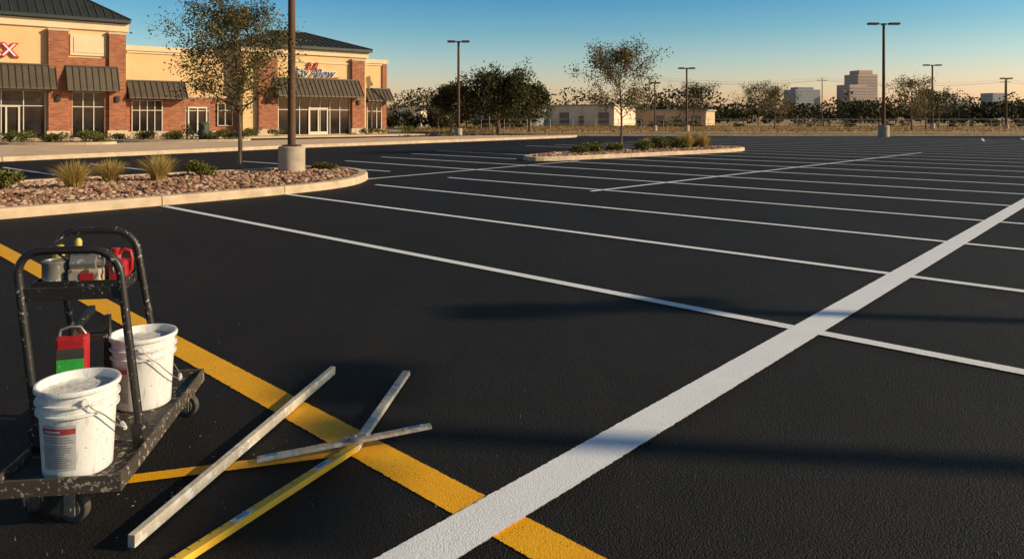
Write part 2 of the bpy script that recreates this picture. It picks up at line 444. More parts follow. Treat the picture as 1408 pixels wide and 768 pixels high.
tree('live_oak_tree',-6.2,76,0,5.3,5.0,1.3,7000,.26,M['leafB'],.18,13,nb=18,spread=.14,low=.35,upang=.5,trunk_top=.78)
tree('live_oak_tree',1.9,78,0,5.6,5.0,1.4,6500,.26,M['leafB'],.18,17,nb=18,spread=.14,low=.35,trunk_top=.78)
for (x,y,h,cw,nl,lm,sd_) in [(30.2,85,5.1,4.4,2300,'leafA2',19),(46.5,86,6.0,5.4,3200,'leafA2',23),(51.5,92,5.2,4.0,2200,'leafC',29),(60,104,5.0,5.0,2400,'leafC',31),(27,110,6.2,7.0,4200,'leafD',37),(-10,100,4.2,4.5,2400,'leafC',39),(40,120,6.8,7,3600,'leafD',43)]:
    tree('young_oak_tree',x,y,0,h,cw,1.4,nl,.20,M[lm],.1,sd_,nb=20,spread=.14,low=.3,upang=.65,sub=3)

def treeline(name,x0,x1,y0,y1,hm,n,size,mat,seed,nc):
    rng=np.random.default_rng(seed); C=[]
    xs=rng.uniform(x0,x1,nc); ys=rng.uniform(y0,y1,nc)
    hs=hm*rng.choice([.5,.7,.9,1.0,1.3],nc,p=[.25,.3,.25,.13,.07])*rng.uniform(.85,1.15,nc); ws=hs*rng.uniform(.6,1.3,nc)
    per=n//nc; k=MB()
    for x,y,h,w_ in zip(xs,ys,hs,ws):
        nb=7; bc=np.stack([rng.uniform(-w_*.6,w_*.6,nb),rng.uniform(-w_*.5,w_*.5,nb),rng.uniform(h*.2,h*.85,nb)],1)
        i=rng.integers(0,nb,per); d=rng.normal(size=(per,3)); d/=np.linalg.norm(d,axis=1)[:,None]
        c=bc[i]+d*(rng.uniform(.55,1.05,(per,1)))*np.array([w_*.42,w_*.42,h*.22]); c[:,2]=np.maximum(c[:,2],.1)
        C.append(c+np.array([x,y,0])); k.cyl((x,y,0),(x,y,h*.6),.16,.08,5,False)
    e=empty(name); leafmesh('foliage',np.concatenate(C),size,mat,e,rng,.8); k.obj('trunks',M['bark'],e)
    return e
treeline('distant_tree_line',-45,190,188,222,6.8,42000,.74,M['leafD'],41,160)
treeline('distant_tree_line',60,330,290,330,9,13000,1.3,M['leafC'],43,80)
treeline('distant_tree_line',-24,4,92,112,4.4,11000,.36,M['leafD'],47,20)
treeline('roadside_shrub_row',20,110,112,128,1.7,7000,.30,M['leafC'],53,50)

def grass(name,x,y,z,h,r,n,mat,seed,wd=.012,parent=None):
    rng=np.random.default_rng(seed); V=[];F=[]
    for i in range(n):
        a=rng.uniform(0,6.28); rr=r*.25*math.sqrt(rng.uniform()); bx,by=rr*math.cos(a),rr*math.sin(a)
        lean=rng.uniform(.05,1)**1.3*r; hh=h*rng.uniform(.6,1.1)*(1-.25*lean/r); a2=a+rng.uniform(-.5,.5)
        an=rng.uniform(0,6.28); px,py=math.cos(an)*wd/2,math.sin(an)*wd/2
        b=len(V)
        for t in (0,.4,.75,1):
            cx=bx+math.cos(a2)*lean*t**2; cy=by+math.sin(a2)*lean*t**2; cz=hh*(t-.12*t**3); s=1-t*.85
            V+=[(cx-px*s,cy-py*s,cz),(cx+px*s,cy+py*s,cz)]
        F+=[(b+j*2,b+j*2+1,b+j*2+3,b+j*2+2) for j in range(3)]
    me=bpy.data.meshes.new(name); me.from_pydata(V,[],F); o=bpy.data.objects.new(name,me); link(o); me.materials.append(mat); o.location=(x,y,z)
    if parent: o.parent=parent
    return o
def shrub(name,x,y,z,h,w_,n,leaf,mat,seed,wy=None):
    rng=np.random.default_rng(seed); wy=wy or w_
    nb=12; bc=np.stack([rng.uniform(-.32,.32,nb)*w_,rng.uniform(-.32,.32,nb)*wy,rng.uniform(.25,.75,nb)*h],1)
    i=rng.integers(0,nb,n); d=rng.normal(size=(n,3)); d/=np.linalg.norm(d,axis=1)[:,None]
    C=bc[i]+d*rng.uniform(.5,1.1,(n,1))*np.array([w_*.2,wy*.2,h*.27]); C[:,2]=np.maximum(C[:,2],.01)
    e=empty(name,(x,y,z)); leafmesh('foliage',C,leaf,mat,e,rng)
    k=MB()
    for q in bc: k.cyl((0,0,0),q,.012,.006,4,False)
    k.obj('stems',M['bark'],e)
for i,(x,y,h,r) in enumerate([(-8.65,14.6,.62,.46),(-8.75,16.1,.56,.44),(-7.75,16.2,.68,.46)]):
    grass('ornamental_grass',x,y,.1,h,r,950,M['straw'],60+i,.014)
for i,(x,y,h,w_) in enumerate([(-9.75,14.2,.48,.85),(-7.35,17.5,.40,.8),(-5.9,20.0,.25,.5),(-5.05,20.0,.2,.7),(-10.9,14.9,.4,.8)]):
    shrub('low_shrub',x,y,.1,h,w_,1700,.06,M['leafS'],70+i)
for i,(x,y,h,w_) in enumerate([(3.3,29.6,.5,.9),(2.6,28.6,.35,.8),(4.2,30.6,.4,.8),(5.6,31.4,.5,1.0),(6.4,32.2,.6,1.0),(7.4,33.3,.5,1.2),(8.6,34.4,.55,1.0)]):
    shrub('low_shrub',x,y,.1,h,w_,900,.09,M['leafS'],80+i)
grass('ornamental_grass',7.9,33.4,.1,.85,.6,500,M['straw'],91,.03); grass('ornamental_grass',6.0,32.6,.1,.6,.5,400,M['straw'],92,.03)
grass('ornamental_grass',8.8,34.0,.1,.8,.5,400,M['straw'],93,.03)
rng=np.random.default_rng(8); n=14000
V=[];F=[]
for i in range(n):
    y=61+rng.uniform()**1.5*70; x=rng.uniform(-12,95)
    if 66.5<y<76.5 and rng.uniform()<.97: continue
    h=rng.uniform(.05,.22)*(1+ (y-61)/80); s=rng.uniform(.03,.09)*(1+(y-61)/50); b=len(V); l=rng.uniform(-.15,.15)
    V+=[(x-s,y,-.03),(x+s,y,-.03),(x+l,y+rng.uniform(-.1,.1),h)]; F.append((b,b+1,b+2))
me=bpy.data.meshes.new('dry_field_grass'); me.from_pydata(V,[],F); o=bpy.data.objects.new('dry_field_grass',me); link(o); me.materials.append(M['dry'])

# ------------------------------------------------------------------ lamps
def lamp(x,y,h,z0=0,base_h=.75,base_r=.3,pr=.09,ang=0,arm=.55):
    e=empty('parking_lot_lamp_post',(x,y,z0),ang)
    MB().lathe([(base_r,-.1),(base_r,base_h-.03),(base_r-.03,base_h),(0,base_h)],24).obj('concrete_base',M['conc2'],e,smooth=True)
    MB().box(-pr*1.9,pr*1.9,-pr*1.9,pr*1.9,base_h+.001,base_h+.04).cyl((0,0,base_h+.04),(0,0,h-.1),pr,pr*.72,12).box(-pr*1.1,pr*1.1,-pr*1.1,pr*1.1,h-.16,h-.02).obj('pole',M['pole'],e,smooth=True)
    k=MB(); l=MB()
    for s in (-1,1):
        k.beam((s*pr,0,h-.08),(s*arm*.6,0,h-.06),.07,.07)
        x0,x1=sorted((s*arm*.55,s*(arm+.45)))
        k.box(x0,x1,-.2,.2,h-.13,h+.03); l.box(x0+.06,x1-.06,-.15,.15,h-.145,h-.131)
    k.obj('lamp_heads',M['pole'],e,bevel=.025); l.obj('lenses',M['lens'],e)
lamp(-5.72,19.2,9.0,.08,.68,.34,.105)
lamp(-4.6,63.6,8.1,.0,.6,.32,.13,arm=.5)
lamp(29.5,58.7,9.0,0,.9,.42,.13,arm=.8)
lamp(18.9,80,6.9,0,.7,.3,.12,arm=.45); lamp(16.6,86,5.6,0,.6,.28,.09,arm=.2)
lamp(54,95,8.3,0,.8,.3,.13,arm=.7); lamp(63.5,95,6.6,0,.6,.3,.11,arm=.3)
lamp(20.0,1.0,9.0,0,.75,.3,.13,ang=R(90)); lamp(20.6,3.4,8.6,0,.75,.3,.12,ang=R(10))  # unseen posts, added right of view to cast shadow bands over the asphalt

# ------------------------------------------------------------------ shop building
BA=math.atan2(.634,.775)
B=empty('retail_strip_building',(-33.0,47.7,0),BA)
walls=MB(); trim=MB(); brick=MB(); stone=MB(); roof=MB(); ribs=MB(); awn=MB(); glass=MB(); fr=MB(); dfr=MB()
walls.box(-10,7.3,0,9,0,8.1).box(7.3,15.3,.35,11,0,6.45).box(15.3,25.8,-.8,7,0,7.05).box(25.8,28.2,.1,11,0,6.4)
walls.box(25.3,28.15,7,11,0,6.3)
def corn(s0,s1,y0,z,h=.35,out=.18):
    trim.box(s0-out,s1+out,y0-out,y0+.25,z,z+h); trim.box(s0-out*.5,s1+out*.5,y0-out*.5,y0+.2,z-.16,z-.002)
corn(7.55,15.1,.35,6.3,.36); corn(26.05,28.1,.1,6.25,.36); trim.box(28.2,28.4,-.08,11.2,6.25,6.61)
trim.box(-10.2,7.48,-.16,9.1,7.55,8.08); trim.box(15.12,25.98,-.96,7.1,6.6,7.03)
def hip(s0,s1,y0,y1,z,rise):
    r=(y1-y0)/2; ym=(y0+y1)/2
    a,b_,c,d=(s0,y0,z),(s1,y0,z),(s1,y1,z),(s0,y1,z); p,q=(s0+r,ym,z+rise),(s1-r,ym,z+rise)
    roof.quad(a,b_,q,p).quad(b_,c,q).quad(c,d,p,q).quad(d,a,p)
    roof.box(s0,s1,y0,y1,z-.22,z-.005)
    x=s0+.25
    while x<s1:
        t=min(r,x-s0,s1-x)/r
        if t>.05: ribs.beam((x,y0,z+.02),(x,y0+r*t,z+rise*t+.02),.05,.07); ribs.beam((x,y1,z+.02),(x,y1-r*t,z+rise*t+.02),.05,.07)
        x+=.5
    y=y0+.25
    while y<y1:
        t=min(r,y-y0,y1-y)/r
        if t>.05: ribs.beam((s1,y,z+.02),(s1-r*t,y,z+rise*t+.02),.05,.07,(0,0,1))
        y+=.5
    for u,v_ in ((b_,q),(a,p),(p,q),(c,q)): ribs.beam(Vector(u)+Vector((0,0,.03)),Vector(v_)+Vector((0,0,.03)),.16,.10)
hip(-11.2,7.55,-.5,8.9,8.35,3.0)
hip(14.8,26.2,-1.25,7.4,7.28,1.55)
def awning(s0,s1,y0,zb,zt,out):
    awn.quad((s0,y0-.02,zt),(s0,y0-out,zb+.12),(s1,y0-out,zb+.12),(s1,y0-.02,zt))
    awn.quad((s0,y0-out,zb+.12),(s0,y0-out,zb),(s1,y0-out,zb),(s1,y0-out,zb+.12))
    awn.quad((s0,y0-.02,zt),(s0,y0-.02,zb),(s0,y0-out,zb),(s0,y0-out,zb+.12)); awn.quad((s1,y0-.02,zt),(s1,y0-out,zb+.12),(s1,y0-out,zb),(s1,y0-.02,zb))
    n=int((s1-s0)/.36)
    for i in range(n+1):
        s=s0+(s1-s0)*i/n
        ribs.beam((s,y0-.04,zt+.02),(s,y0-out-.01,zb+.14),.045,.06); ribs.beam((s,y0-out-.015,zb+.14),(s,y0-out-.015,zb),.045,.03,(1,0,0))
    ribs.beam((s0-.03,y0-.04,zt+.05),(s1+.03,y0-.04,zt+.05),.08,.1)
def window(s0,s1,y0,z0,z1,cols,rows=(.0,.68,1.),door=None,light=True):
    f=fr if light else dfr
    glass.box(s0,s1,y0-.02,y0+.02,z0,z1)
    t=.055
    for i in range(cols+1):
        s=s0+(s1-s0)*i/cols; f.box(s-t/2,s+t/2,y0-.09,y0-.021,z0,z1)
    for r_ in rows:
        z=z0+(z1-z0)*r_; 
        for i in range(cols):
            a=s0+(s1-s0)*i/cols+t/2; c=s0+(s1-s0)*(i+1)/cols-t/2; f.box(a,c,y0-.085,y0-.021,z-t/2,z+t/2)
    if door:
        d0,d1=door; 
        for a in (d0,(d0+d1)/2,d1): fr.box(a-.05,a+.05,y0-.13,y0-.092,z0,2.25)
        fr.box(d0-.05,d1+.05,y0-.135,y0-.095,2.2,2.32); fr.box(d0+.05,d1-.05,y0-.125,y0-.093,z0,z0+.25)
window(-6,2.45,-.0,.12,3.3,7,door=(-.4,1.0)); awning(-7,3.0,-.30,3.35,4.95,1.0)
brick.box(2.6,3.75,-.42,.1,.62,7.3); stone.box(2.5,3.85,-.50,.1,0,.62); stone.box(2.55,3.8,-.46,.1,7.3,7.45)
brick.box(6.2,7.25,-.42,.1,.62,7.3); stone.box(6.1,7.35,-.50,.1,0,.62); stone.box(6.15,7.3,-.46,.1,7.3,7.45)
brick.box(3.75,6.2,-.2,.1,3.3,5.6); brick.box(3.75,4.0,-.2,.1,.3,3.3); brick.box(5.95,6.2,-.2,.1,.3,3.3)
trim.box(3.9,6.05,-.12,.1,5.75,7.2); trim.box(4.1,5.85,-.16,.05,5.95,7.0)
window(4.0,5.95,-.05,.12,3.25,3); awning(3.6,6.7,-.44,3.3,4.95,.8)
brick.box(7.4,7.75,.2,.5,.5,3.0); brick.box(9.75,11.4,.2,.5,.5,3.0); brick.box(13.1,15.2,.2,.5,.5,3.0); brick.box(7.75,9.75,.2,.5,2.75,3.0); brick.box(11.4,13.1,.2,.5,2.3,3.0)
stone.box(7.4,11.4,.12,.5,0,.5); stone.box(13.1,15.2,.12,.5,0,.5); stone.box(7.4,15.25,.16,.5,3.0,3.15)
window(7.75,9.75,.19,.5,2.75,4); window(11.4,13.1,.3,.05,2.3,2,rows=(0,.88,1),door=(11.6,12.9)); window(13.7,14.8,.16,.9,2.6,2)
awning(7.42,11.3,.16,2.85,4.1,.95); 
brick.box(16.4,17.9,-1.15,-.7,.62,6.3); stone.box(16.3,18.0,-1.22,-.7,0,.62); stone.box(16.35,17.95,-1.19,-.7,6.3,6.45)
brick.box(24.35,25.5,-1.15,-.7,.62,6.3); stone.box(24.25,25.6,-1.22,-.7,0,.62); stone.box(24.3,25.55,-1.19,-.7,6.3,6.45)
window(18.05,24.2,-.8,.12,3.1,7,door=(20.6,22.2)); awning(17.6,24.9,-1.17,3.15,4.6,1.0)
trim.box(18.1,24.2,-.86,-.7,5.95,6.1)
brick.box(25.9,26.3,0,.2,.5,3.2); brick.box(27.7,28.25,0,.2,.5,3.2); brick.box(26.3,27.7,0,.2,2.8,3.2); stone.box(25.85,28.3,-.06,.2,0,.5); stone.box(25.85,28.3,-.04,.2,3.2,3.35)
window(26.3,27.7,.0,.5,2.8,3); awning(25.95,28.5,-.04,2.9,4.0,.9)
brick.box(28.2,28.3,.25,11,.5,3.2); brick.box(27.85,28.28,-.03,.15,3.36,6.2)
walls.obj('stucco_walls',M['stucco'],B); trim.obj('cornices',M['stucco2'],B); brick.obj('brick_piers',M['brick'],B); stone.obj('stone_plinths',M['stone'],B)
roof.obj('hip_roofs',M['roof'],B); ribs.obj('roof_and_awning_seams',simple('seam_metal',(.085,.075,.055),.5,.3,.1,1),B); awn.obj('awnings',M['awn'],B)
glass.obj('shop_windows',M['glass'],B); fr.obj('light_window_frames',M['frame'],B)
k=MB()
for s,y0 in ((3.15,-.42),(6.7,-.42),(17.1,-1.15),(24.9,-1.15)): k.box(s-.12,s+.12,y0-.16,y0,2.6,3.0)
k.obj('wall_lanterns',M['dframe'],B)
def sign(txt,s,y,z,size,mat,shear=0,nm='shop_sign_letters',off=.015,ext=.06):
    c=bpy.data.curves.new(nm,'FONT'); c.body=txt; c.size=size; c.extrude=ext; c.shear=shear; c.align_x='CENTER'; c.offset=off
    o=bpy.data.objects.new(nm,c); link(o); c.materials.append(mat); o.parent=B; o.location=(s,y,z); o.rotation_euler=(R(90),0,0); return o
red=simple('red_sign',(.62,.04,.03),.5,0,.05); navy=simple('navy_sign',(.03,.035,.11),.5,0,.05); wh=simple('white_sign',(.8,.78,.75),.5,0,.03)
sign('FITMAX',-1.15,-.10,5.5,1.15,red,0,'sign_letter_backs',.085); sign('FITMAX',-1.15,-.19,5.5,1.15,wh,0,'sign_letter_faces',-.005,.03)
sign('Ray Alow',20.9,-.92,4.85,.95,wh,.35,'sign_letter_backs',.05); sign('Ray Alow',20.9,-1.0,4.85,.95,navy,.35,'sign_letter_faces',.004,.03)
k=MB()
k.beam((19.6,-.94,4.72),(23.3,-.94,4.84),.05,.07,(0,1,0))
for dx,a in ((0,.3),(.25,-.2),(.5,.5),(.75,.2)): k.beam((20.4+dx,-.95,5.35),(20.55+dx+a*.4,-.95,6.0),.06,.15,(0,1,0))
k.obj('sign_emblem',red,B)
def lslab(name,s0,s1,y0,y1,h,mat):
    e=empty(name,(-33.0,47.7,0),BA); MB().box(s0,s1,y0,y1,-.02,h).obj('paving',mat,e,bevel=.02); return e
lslab('shop_front_walk',-12,29.5,-4.5,-.0,.12,M['walk'])
def toW(s,y): 
    return (-33.0+.775*s-.634*y,47.7+.634*s+.775*y)
i=0
for s,y,w_,h in [(8.5,-1.2,1.2,.5),(10.2,-1.3,1.4,.6),(13.9,-1.4,1.6,.6),(15.5,-2.0,1.6,.7),(5,-1.9,1.0,.45),(17.2,-2.6,1.4,.6),(25,-2.4,1.2,.6),(26.8,-1.4,1.5,.55),(9.4,-4,1.6,.5),(12,-4,2,.55),(14.5,-4.1,2,.6),(28.8,-2.5,1.6,.8),(11.1,-1.2,.9,1.0)]:
    X,Y=toW(s,y); shrub('clipped_shrub',X,Y,.1,h,w_,600,.11,M['leafS'] if i%3 else M['leafB'],120+i); i+=1
island('planting_island',[(-27.5,37.0),(-23.5,36.2),(-20.2,37.2),(-20.6,39.0),(-24,39.8),(-28,39.2)],M['mulch'],kh=.28,bed=.22,it=2)
for j in range(7): shrub('low_shrub',-27+j*.98,37.9+(j%2)*.5,.2,.5+.1*(j%3),1.2,600,.10,M['leafS'],140+j)
island('planting_island',[(-24.5,43.5),(-20,43.3),(-16.0,45.0),(-16.5,47),(-20,46.5),(-25,45.5)],M['mulch'],kh=.2,bed=.14,it=2)
for j in range(9): shrub('low_shrub',-23.6+j*.85,44.6+(j%2)*.7+j*.12,.1,.5+.1*(j%3),1.2,500,.11,M['leafS'] if j%2 else M['leafB'],160+j)
e=empty('litter_bin',(-19.0,45.6,.1)); MB().lathe([(.28,0),(.3,.05),(.3,.95),(.33,.97),(.33,1.03),(.2,1.15),(0,1.17)],16).obj('body',simple('bin_green',(.06,.08,.05),.6),e,smooth=True)
MB().box(-.15,.15,-.335,-.30,.72,.9).obj('slot',M['dframe'],e)

# ------------------------------------------------------------------ distant buildings
shade=simple('shed_door',(.22,.18,.15),.7)
def shed(name,x,y,w_,d,h,wall,roofm,bays,rot=0):
    e=empty(name,(x,y,0),rot)
    MB().box(0,w_,0,d,0,h).obj('walls',wall,e); MB().box(-.3,w_+.3,-.3,d+.3,h+.003,h+.3).obj('roof_edge',roofm,e)
    k=MB(); 
    for i in range(bays):
        s=w_*(i+.25)/bays; k.box(s,s+w_/bays*(.25 if i%2 else .5),-.06,-.003,.2,h*(.5 if i%2 else .68))
    k.obj('doors_and_windows',shade,e)
    k=MB()
    for i in range(int(w_/3)): k.box(1+i*3,1.06+i*3,-.04,-.003,0,h)
    k.obj('wall_seams',roofm,e)
wallw=simple('white_metal_siding',(.78,.62,.46),.8,0,.12,.3); wallb=simple('tan_siding',(.60,.42,.26),.8,0,.1,.3); rf=simple('grey_roof',(.34,.33,.30),.6,0,.1,.5)
shed('warehouse',1,140,19,14,3.6,wallw,rf,5,R(-25)); shed('warehouse',21,150,18,10,2.8,wallb,rf,5,R(-25)); shed('warehouse',-7,132,11,9,4.0,simple('teal_siding',(.20,.24,.24),.8),rf,3,R(-20))
shed('warehouse',-30,130,14,9,3.0,wallw,rf,3)
def tower(name,x,y,parts,wall,win,floor=3.6):
    e=empty(name,(x,y,0),R(12)); k=MB();g_=MB()
    for (a,b_,c,d,h) in parts:
        k.box(a,b_,c,d,0,h); z=4
        while z<h-2:
            g_.box(a+1,b_-1,c-.25,c-.01,z,z+1.7); g_.box(a-.25,a-.01,c+1,d-1,z,z+1.7); g_.box(b_+.01,b_+.25,c+1,d-1,z,z+1.7); z+=floor
    k.obj('walls',wall,e); g_.obj('window_bands',win,e)
tb=simple('haze_tinted_tower_cladding',(.50,.36,.29),.8,0,.08,.05); tw=simple('tower_windows',(.26,.26,.27),.4); tb2=simple('haze_tinted_office_cladding',(.55,.46,.40),.8,0,.05,.05); tb3=simple('haze_tinted_cladding',(.30,.34,.38),.8,0,.05,.05)  # distance haze is put into the cladding colours, paler than bare walls
tower('office_tower',411,900,[(0,24,0,25,42),(14.5,42,4,30,55),(19,38,8,26,60)],tb,tw)
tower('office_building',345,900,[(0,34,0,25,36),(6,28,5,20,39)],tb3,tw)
tower('office_building',566,980,[(0,30,0,20,32),(32,50,4,20,26)],tb2,tw)
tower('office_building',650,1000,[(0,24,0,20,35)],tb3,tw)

e=empty('chain_link_fence'); k=MB()
fy=lambda x: 97+ (x-10)*.06
x=-4
while x<110: k.cyl((x,fy(x),0),(x,fy(x),1.35),.035,n=5); x+=3
for z in (.15,.7,1.3): k.cyl((-4,fy(-4),z),(110,fy(110),z),.022,n=4)
k.obj('posts_and_rails',simple('galvanised',(.4,.38,.35),.5,.4),e)
wood=simple('weathered_pole',(.12,.09,.07),.9)
px=[(33,178),(78,186),(130,195),(185,208)]
for (x,y) in px:
    e=empty('utility_pole',(x,y,0)); MB().cyl((0,0,0),(0,0,11.5),.14,.10,8).beam((-1.3,0,10.9),(1.3,0,10.9),.12,.14).obj('pole_and_crossarms',wood,e)
wp=empty('power_lines')
wm=simple('wire',(.2,.18,.17),.6)
for off,z in ((-1.2,11.0),(0,11.6),(1.2,11.0)):
    for (a,b_) in zip(px[:-1],px[1:]):
        pts=[(a[0]+(b_[0]-a[0])*t/14+off,a[1]+(b_[1]-a[1])*t/14,z-1.3*4*(t/14)*(1-t/14)) for t in range(15)]
        tube('wire',pts,.018,wm,wp,res=0)

# ------------------------------------------------------------------ platform cart
CY=R(8.5)
cart=empty('platform_cart',(-1.730,3.245,0),CY)
blk=splatter_mat('black_painted_steel',(.018,.016,.014),(.42,.38,.33),.655,.42,.1,60)
deckm=splatter_mat('worn_deck',(.038,.032,.025),(.36,.32,.27),.62,.6,.1,40)
DZ=.17
x0,x1,y0,y1=-.215,.205,-.565,.565
MB().box(x0,x1,y0,y1,DZ-.03,DZ).obj('deck',deckm,cart,bevel=.004)
MB().box(x0-.012,x0-.001,y0,y1,DZ-.035,DZ+.028).box(x1+.001,x1+.012,y0,y1,DZ-.035,DZ+.028).box(x0-.012,x1+.012,y0-.013,y0-.001,DZ-.035,DZ+.028).box(x0-.012,x1+.012,y1+.001,y1+.013,DZ-.035,DZ+.028).box(x0+.05,x1-.05,-.3,-.26,DZ-.07,DZ-.031).box(x0+.05,x1-.05,.3,.34,DZ-.07,DZ-.031).obj('angle_iron_rim',splatter_mat('rim_steel',(.065,.054,.042),(.42,.37,.30),.60,.5,.2,45),cart,bevel=.002)
rub=simple('caster_rubber',(.07,.06,.05),.7,0,.3,40); steel=simple('zinc_steel',(.38,.35,.31),.45,.7,.25,30)
for nm,cx,cy,a in (('caster_1',.03,-.50,1.25),('caster_2',-.16,-.40,.5),('caster_3',.165,.46,1.3),('caster_4',-.16,.47,.9)):
    ce=empty(nm,(cx,cy,0),a,cart); r=.056
    MB().cyl((-.016,0,r),(.016,0,r),r,n=28).obj('tyre',rub,ce,smooth=True,bevel=.005)
    MB().cyl((-.019,0,r),(.019,0,r),r*.6,n=20).cyl((-.034,0,r),(.034,0,r),.009,n=8).obj('hub',steel,ce,smooth=True)
    MB().box(-.031,-.026,-.022,.022,r-.02,.125).box(.026,.031,-.022,.022,r-.02,.125).box(-.033,.033,-.033,.033,.1255,.132).cyl((0,0,.1321),(0,0,.1395),.028,n=12).obj('fork',steel,ce)
def uhandle(nm,yl,xa,xb,z0,z1,leanx,leany,bars,rad=.0165,corner=.10):
    he=empty(nm,(0,0,0),0,cart)
    def P(x,z): 
        t=(z-z0)/(z1-z0); return (x+leanx*t,yl+leany*t,z)
    pts=[P(xa,z0+(z1-corner-z0)*i/6) for i in range(7)]
    for i in range(1,8): a=math.pi-math.pi/2*i/8; pts.append(P(xa+corner+corner*math.cos(a),z1-corner+corner*math.sin(a)))
    pts+= [P(xa+corner,z1),P(xb-corner,z1)]
    for i in range(1,8): a=math.pi/2-math.pi/2*i/8; pts.append(P(xb-corner+corner*math.cos(a),z1-corner+corner*math.sin(a)))
    pts+=[P(xb,z1-corner-(z1-corner-z0)*i/6) for i in range(7)]
    tube('bent_tube',pts,rad,blk,he,res=5)
    k=MB()
    for z,hh in bars: k.beam(P(xa,z),P(xb,z),.012,hh)
    k.beam(P(xa,z0-.01),P(xa,z0+.09),.045,.05); k.beam(P(xb,z0-.01),P(xb,z0+.09),.045,.05)
    k.obj('cross_bars_and_sockets',blk,he,bevel=.002)
uhandle('push_handle',-.26,-.20,.185,DZ,.965,-.10,.02,[(.79,.05)])
uhandle('rear_handle',.38,-.29,.07,DZ,.955,-.13,.0,[(.74,.03),(.45,.035)])
MB().beam((-.20,.12,DZ),(-.215,.12,.56),.03,.03).beam((-.215,.12,.555),(-.25,.38,.58),.028,.028).beam((-.10,.16,DZ),(-.10,.16,.60),.025,.025).beam((-.215,.125,.50),(-.10,.155,.50),.02,.03).obj('side_brace',blk,cart,bevel=.002)
bk=empty('shelf_basket',(-.235,.30,.70),0,cart)
k=MB().box(-.19,.19,-.12,.12,0,.012); k.box(-.195,-.185,-.125,.125,.0121,.055).box(.185,.195,-.125,.125,.0121,.055).box(-.1849,.1849,-.125,-.117,.0121,.055).box(-.1849,.1849,.117,.125,.0121,.055)
k.obj('tray',blk,bk,bevel=.002)
silv=splatter_mat('tin_can',(.30,.28,.25),(.75,.72,.65),.62,.4,.6,30); redp=splatter_mat('red_plastic',(.34,.012,.015),(.5,.42,.38),.68,.45,0,40); yel=splatter_mat('yellow_cap',(.55,.37,.06),(.7,.65,.5),.64,.5)
whp=splatter_mat('white_plastic',(.50,.44,.34),(.2,.14,.09),.62,.5); card=simple('cardboard',(.40,.27,.16),.9,0,.25,20)
eng=splatter_mat('sprayer_housing',(.40,.33,.25),(.12,.09,.07),.57,.55,.1,35)
MB().lathe([(.0,.013),(.055,.013),(.057,.02),(.055,.025),(.055,.125),(.058,.13),(.058,.137),(.05,.14),(.05,.134),(0,.134)],24,(-.125,-.05,0)).obj('paint_can',silv,bk,smooth=True)
MB().lathe([(0,.013),(.034,.013),(.036,.02),(.036,.13),(.030,.155),(.013,.175),(.013,.185)],20,(-.07,.06,0)).obj('bottle',whp,bk,smooth=True)
MB().lathe([(.016,.1851),(.016,.21),(.008,.222),(0,.223)],14,(-.07,.06,0)).obj('bottle_cap',yel,bk,smooth=True)
MB().lathe([(0,.013),(.03,.013),(.032,.02),(.032,.15),(.018,.17),(.018,.19),(0,.192)],20,(-.155,.07,0)).obj('yellow_bottle',yel,bk,smooth=True)
MB().box(-.055,.085,-.10,.0,.013,.10).obj('sprayer_body',eng,bk,bevel=.008)
MB().cyl((-.05,-.05,.125),(.06,-.05,.125),.038,n=18).cyl((.0601,-.05,.125),(.085,-.05,.125),.02,n=12).obj('sprayer_motor',silv,bk,smooth=True)
MB().lathe([(0,.10),(.03,.1),(.032,.175),(.026,.182),(0,.182)],16,(.01,.03,0)).obj('sprayer_tank',whp,bk,smooth=True)
MB().box(.0,.06,-.1025,-.1005,.03,.085).obj('sprayer_plate',redp,bk)
tube('sprayer_hose',[(-.05,-.06,.13),(-.09,-.09,.17),(-.06,-.10,.20),(.02,-.08,.20),(.09,-.06,.18),(.13,-.07,.13),(.14,-.09,.08)],.007,blk,bk)
MB().box(.10,.18,-.05,.045,.013,.13).obj('red_jug',redp,bk,bevel=.02)
MB().lathe([(.018,.128),(.018,.165),(.02,.168),(.02,.18),(0,.182)],14,(.12,0,0)).obj('jug_cap',redp,bk,smooth=True)
tube('jug_handle',[(.135,0,.125),(.14,0,.16),(.16,0,.175),(.185,0,.165),(.192,0,.13),(.19,0,.08),(.177,0,.06)],.009,redp,bk)

def bucket_mat():
    m,nt,b=newmat('dirty_bucket'); v=objco(nt)
    mp=N(nt,'ShaderNodeMapping'); mp.inputs['Scale'].default_value=(1,1,.18); nt.links.new(v,mp.inputs[0])
    dr=ramp(nt,noise(nt,mp.outputs[0],38,4,.7),[(.53,0.),(.68,.6)])
    sp_=ramp(nt,noise(nt,v,60,3,.6),[(.67,0.),(.70,.8)])
    c=mix(nt,dr,(.76,.75,.73),(.42,.40,.38)); c=mix(nt,sp_,c,(.12,.11,.11))
    nt.links.new(c,b.inputs['Base Color']); b.inputs['Roughness'].default_value=.38
    bump(nt,b,dr,.25,.004); return m
bm_=bucket_mat()
pm,nt,b=newmat('wet_paint_and_crust'); c=ramp(nt,noise(nt,objco(nt),16,5,.7,1.5),[(.3,(.30,.29,.28)),(.5,(.66,.65,.62)),(.7,(.78,.77,.75))]); nt.links.new(c,b.inputs['Base Color']); b.inputs['Roughness'].default_value=.4; bump(nt,b,noise(nt,objco(nt),20,5),.6,.02)
lab=simple('label_paper',(.46,.45,.44),.6,0,.12,30); labr=simple('label_red',(.40,.05,.05),.6,0,.3,60); labt=simple('label_print',(.22,.23,.25),.6)
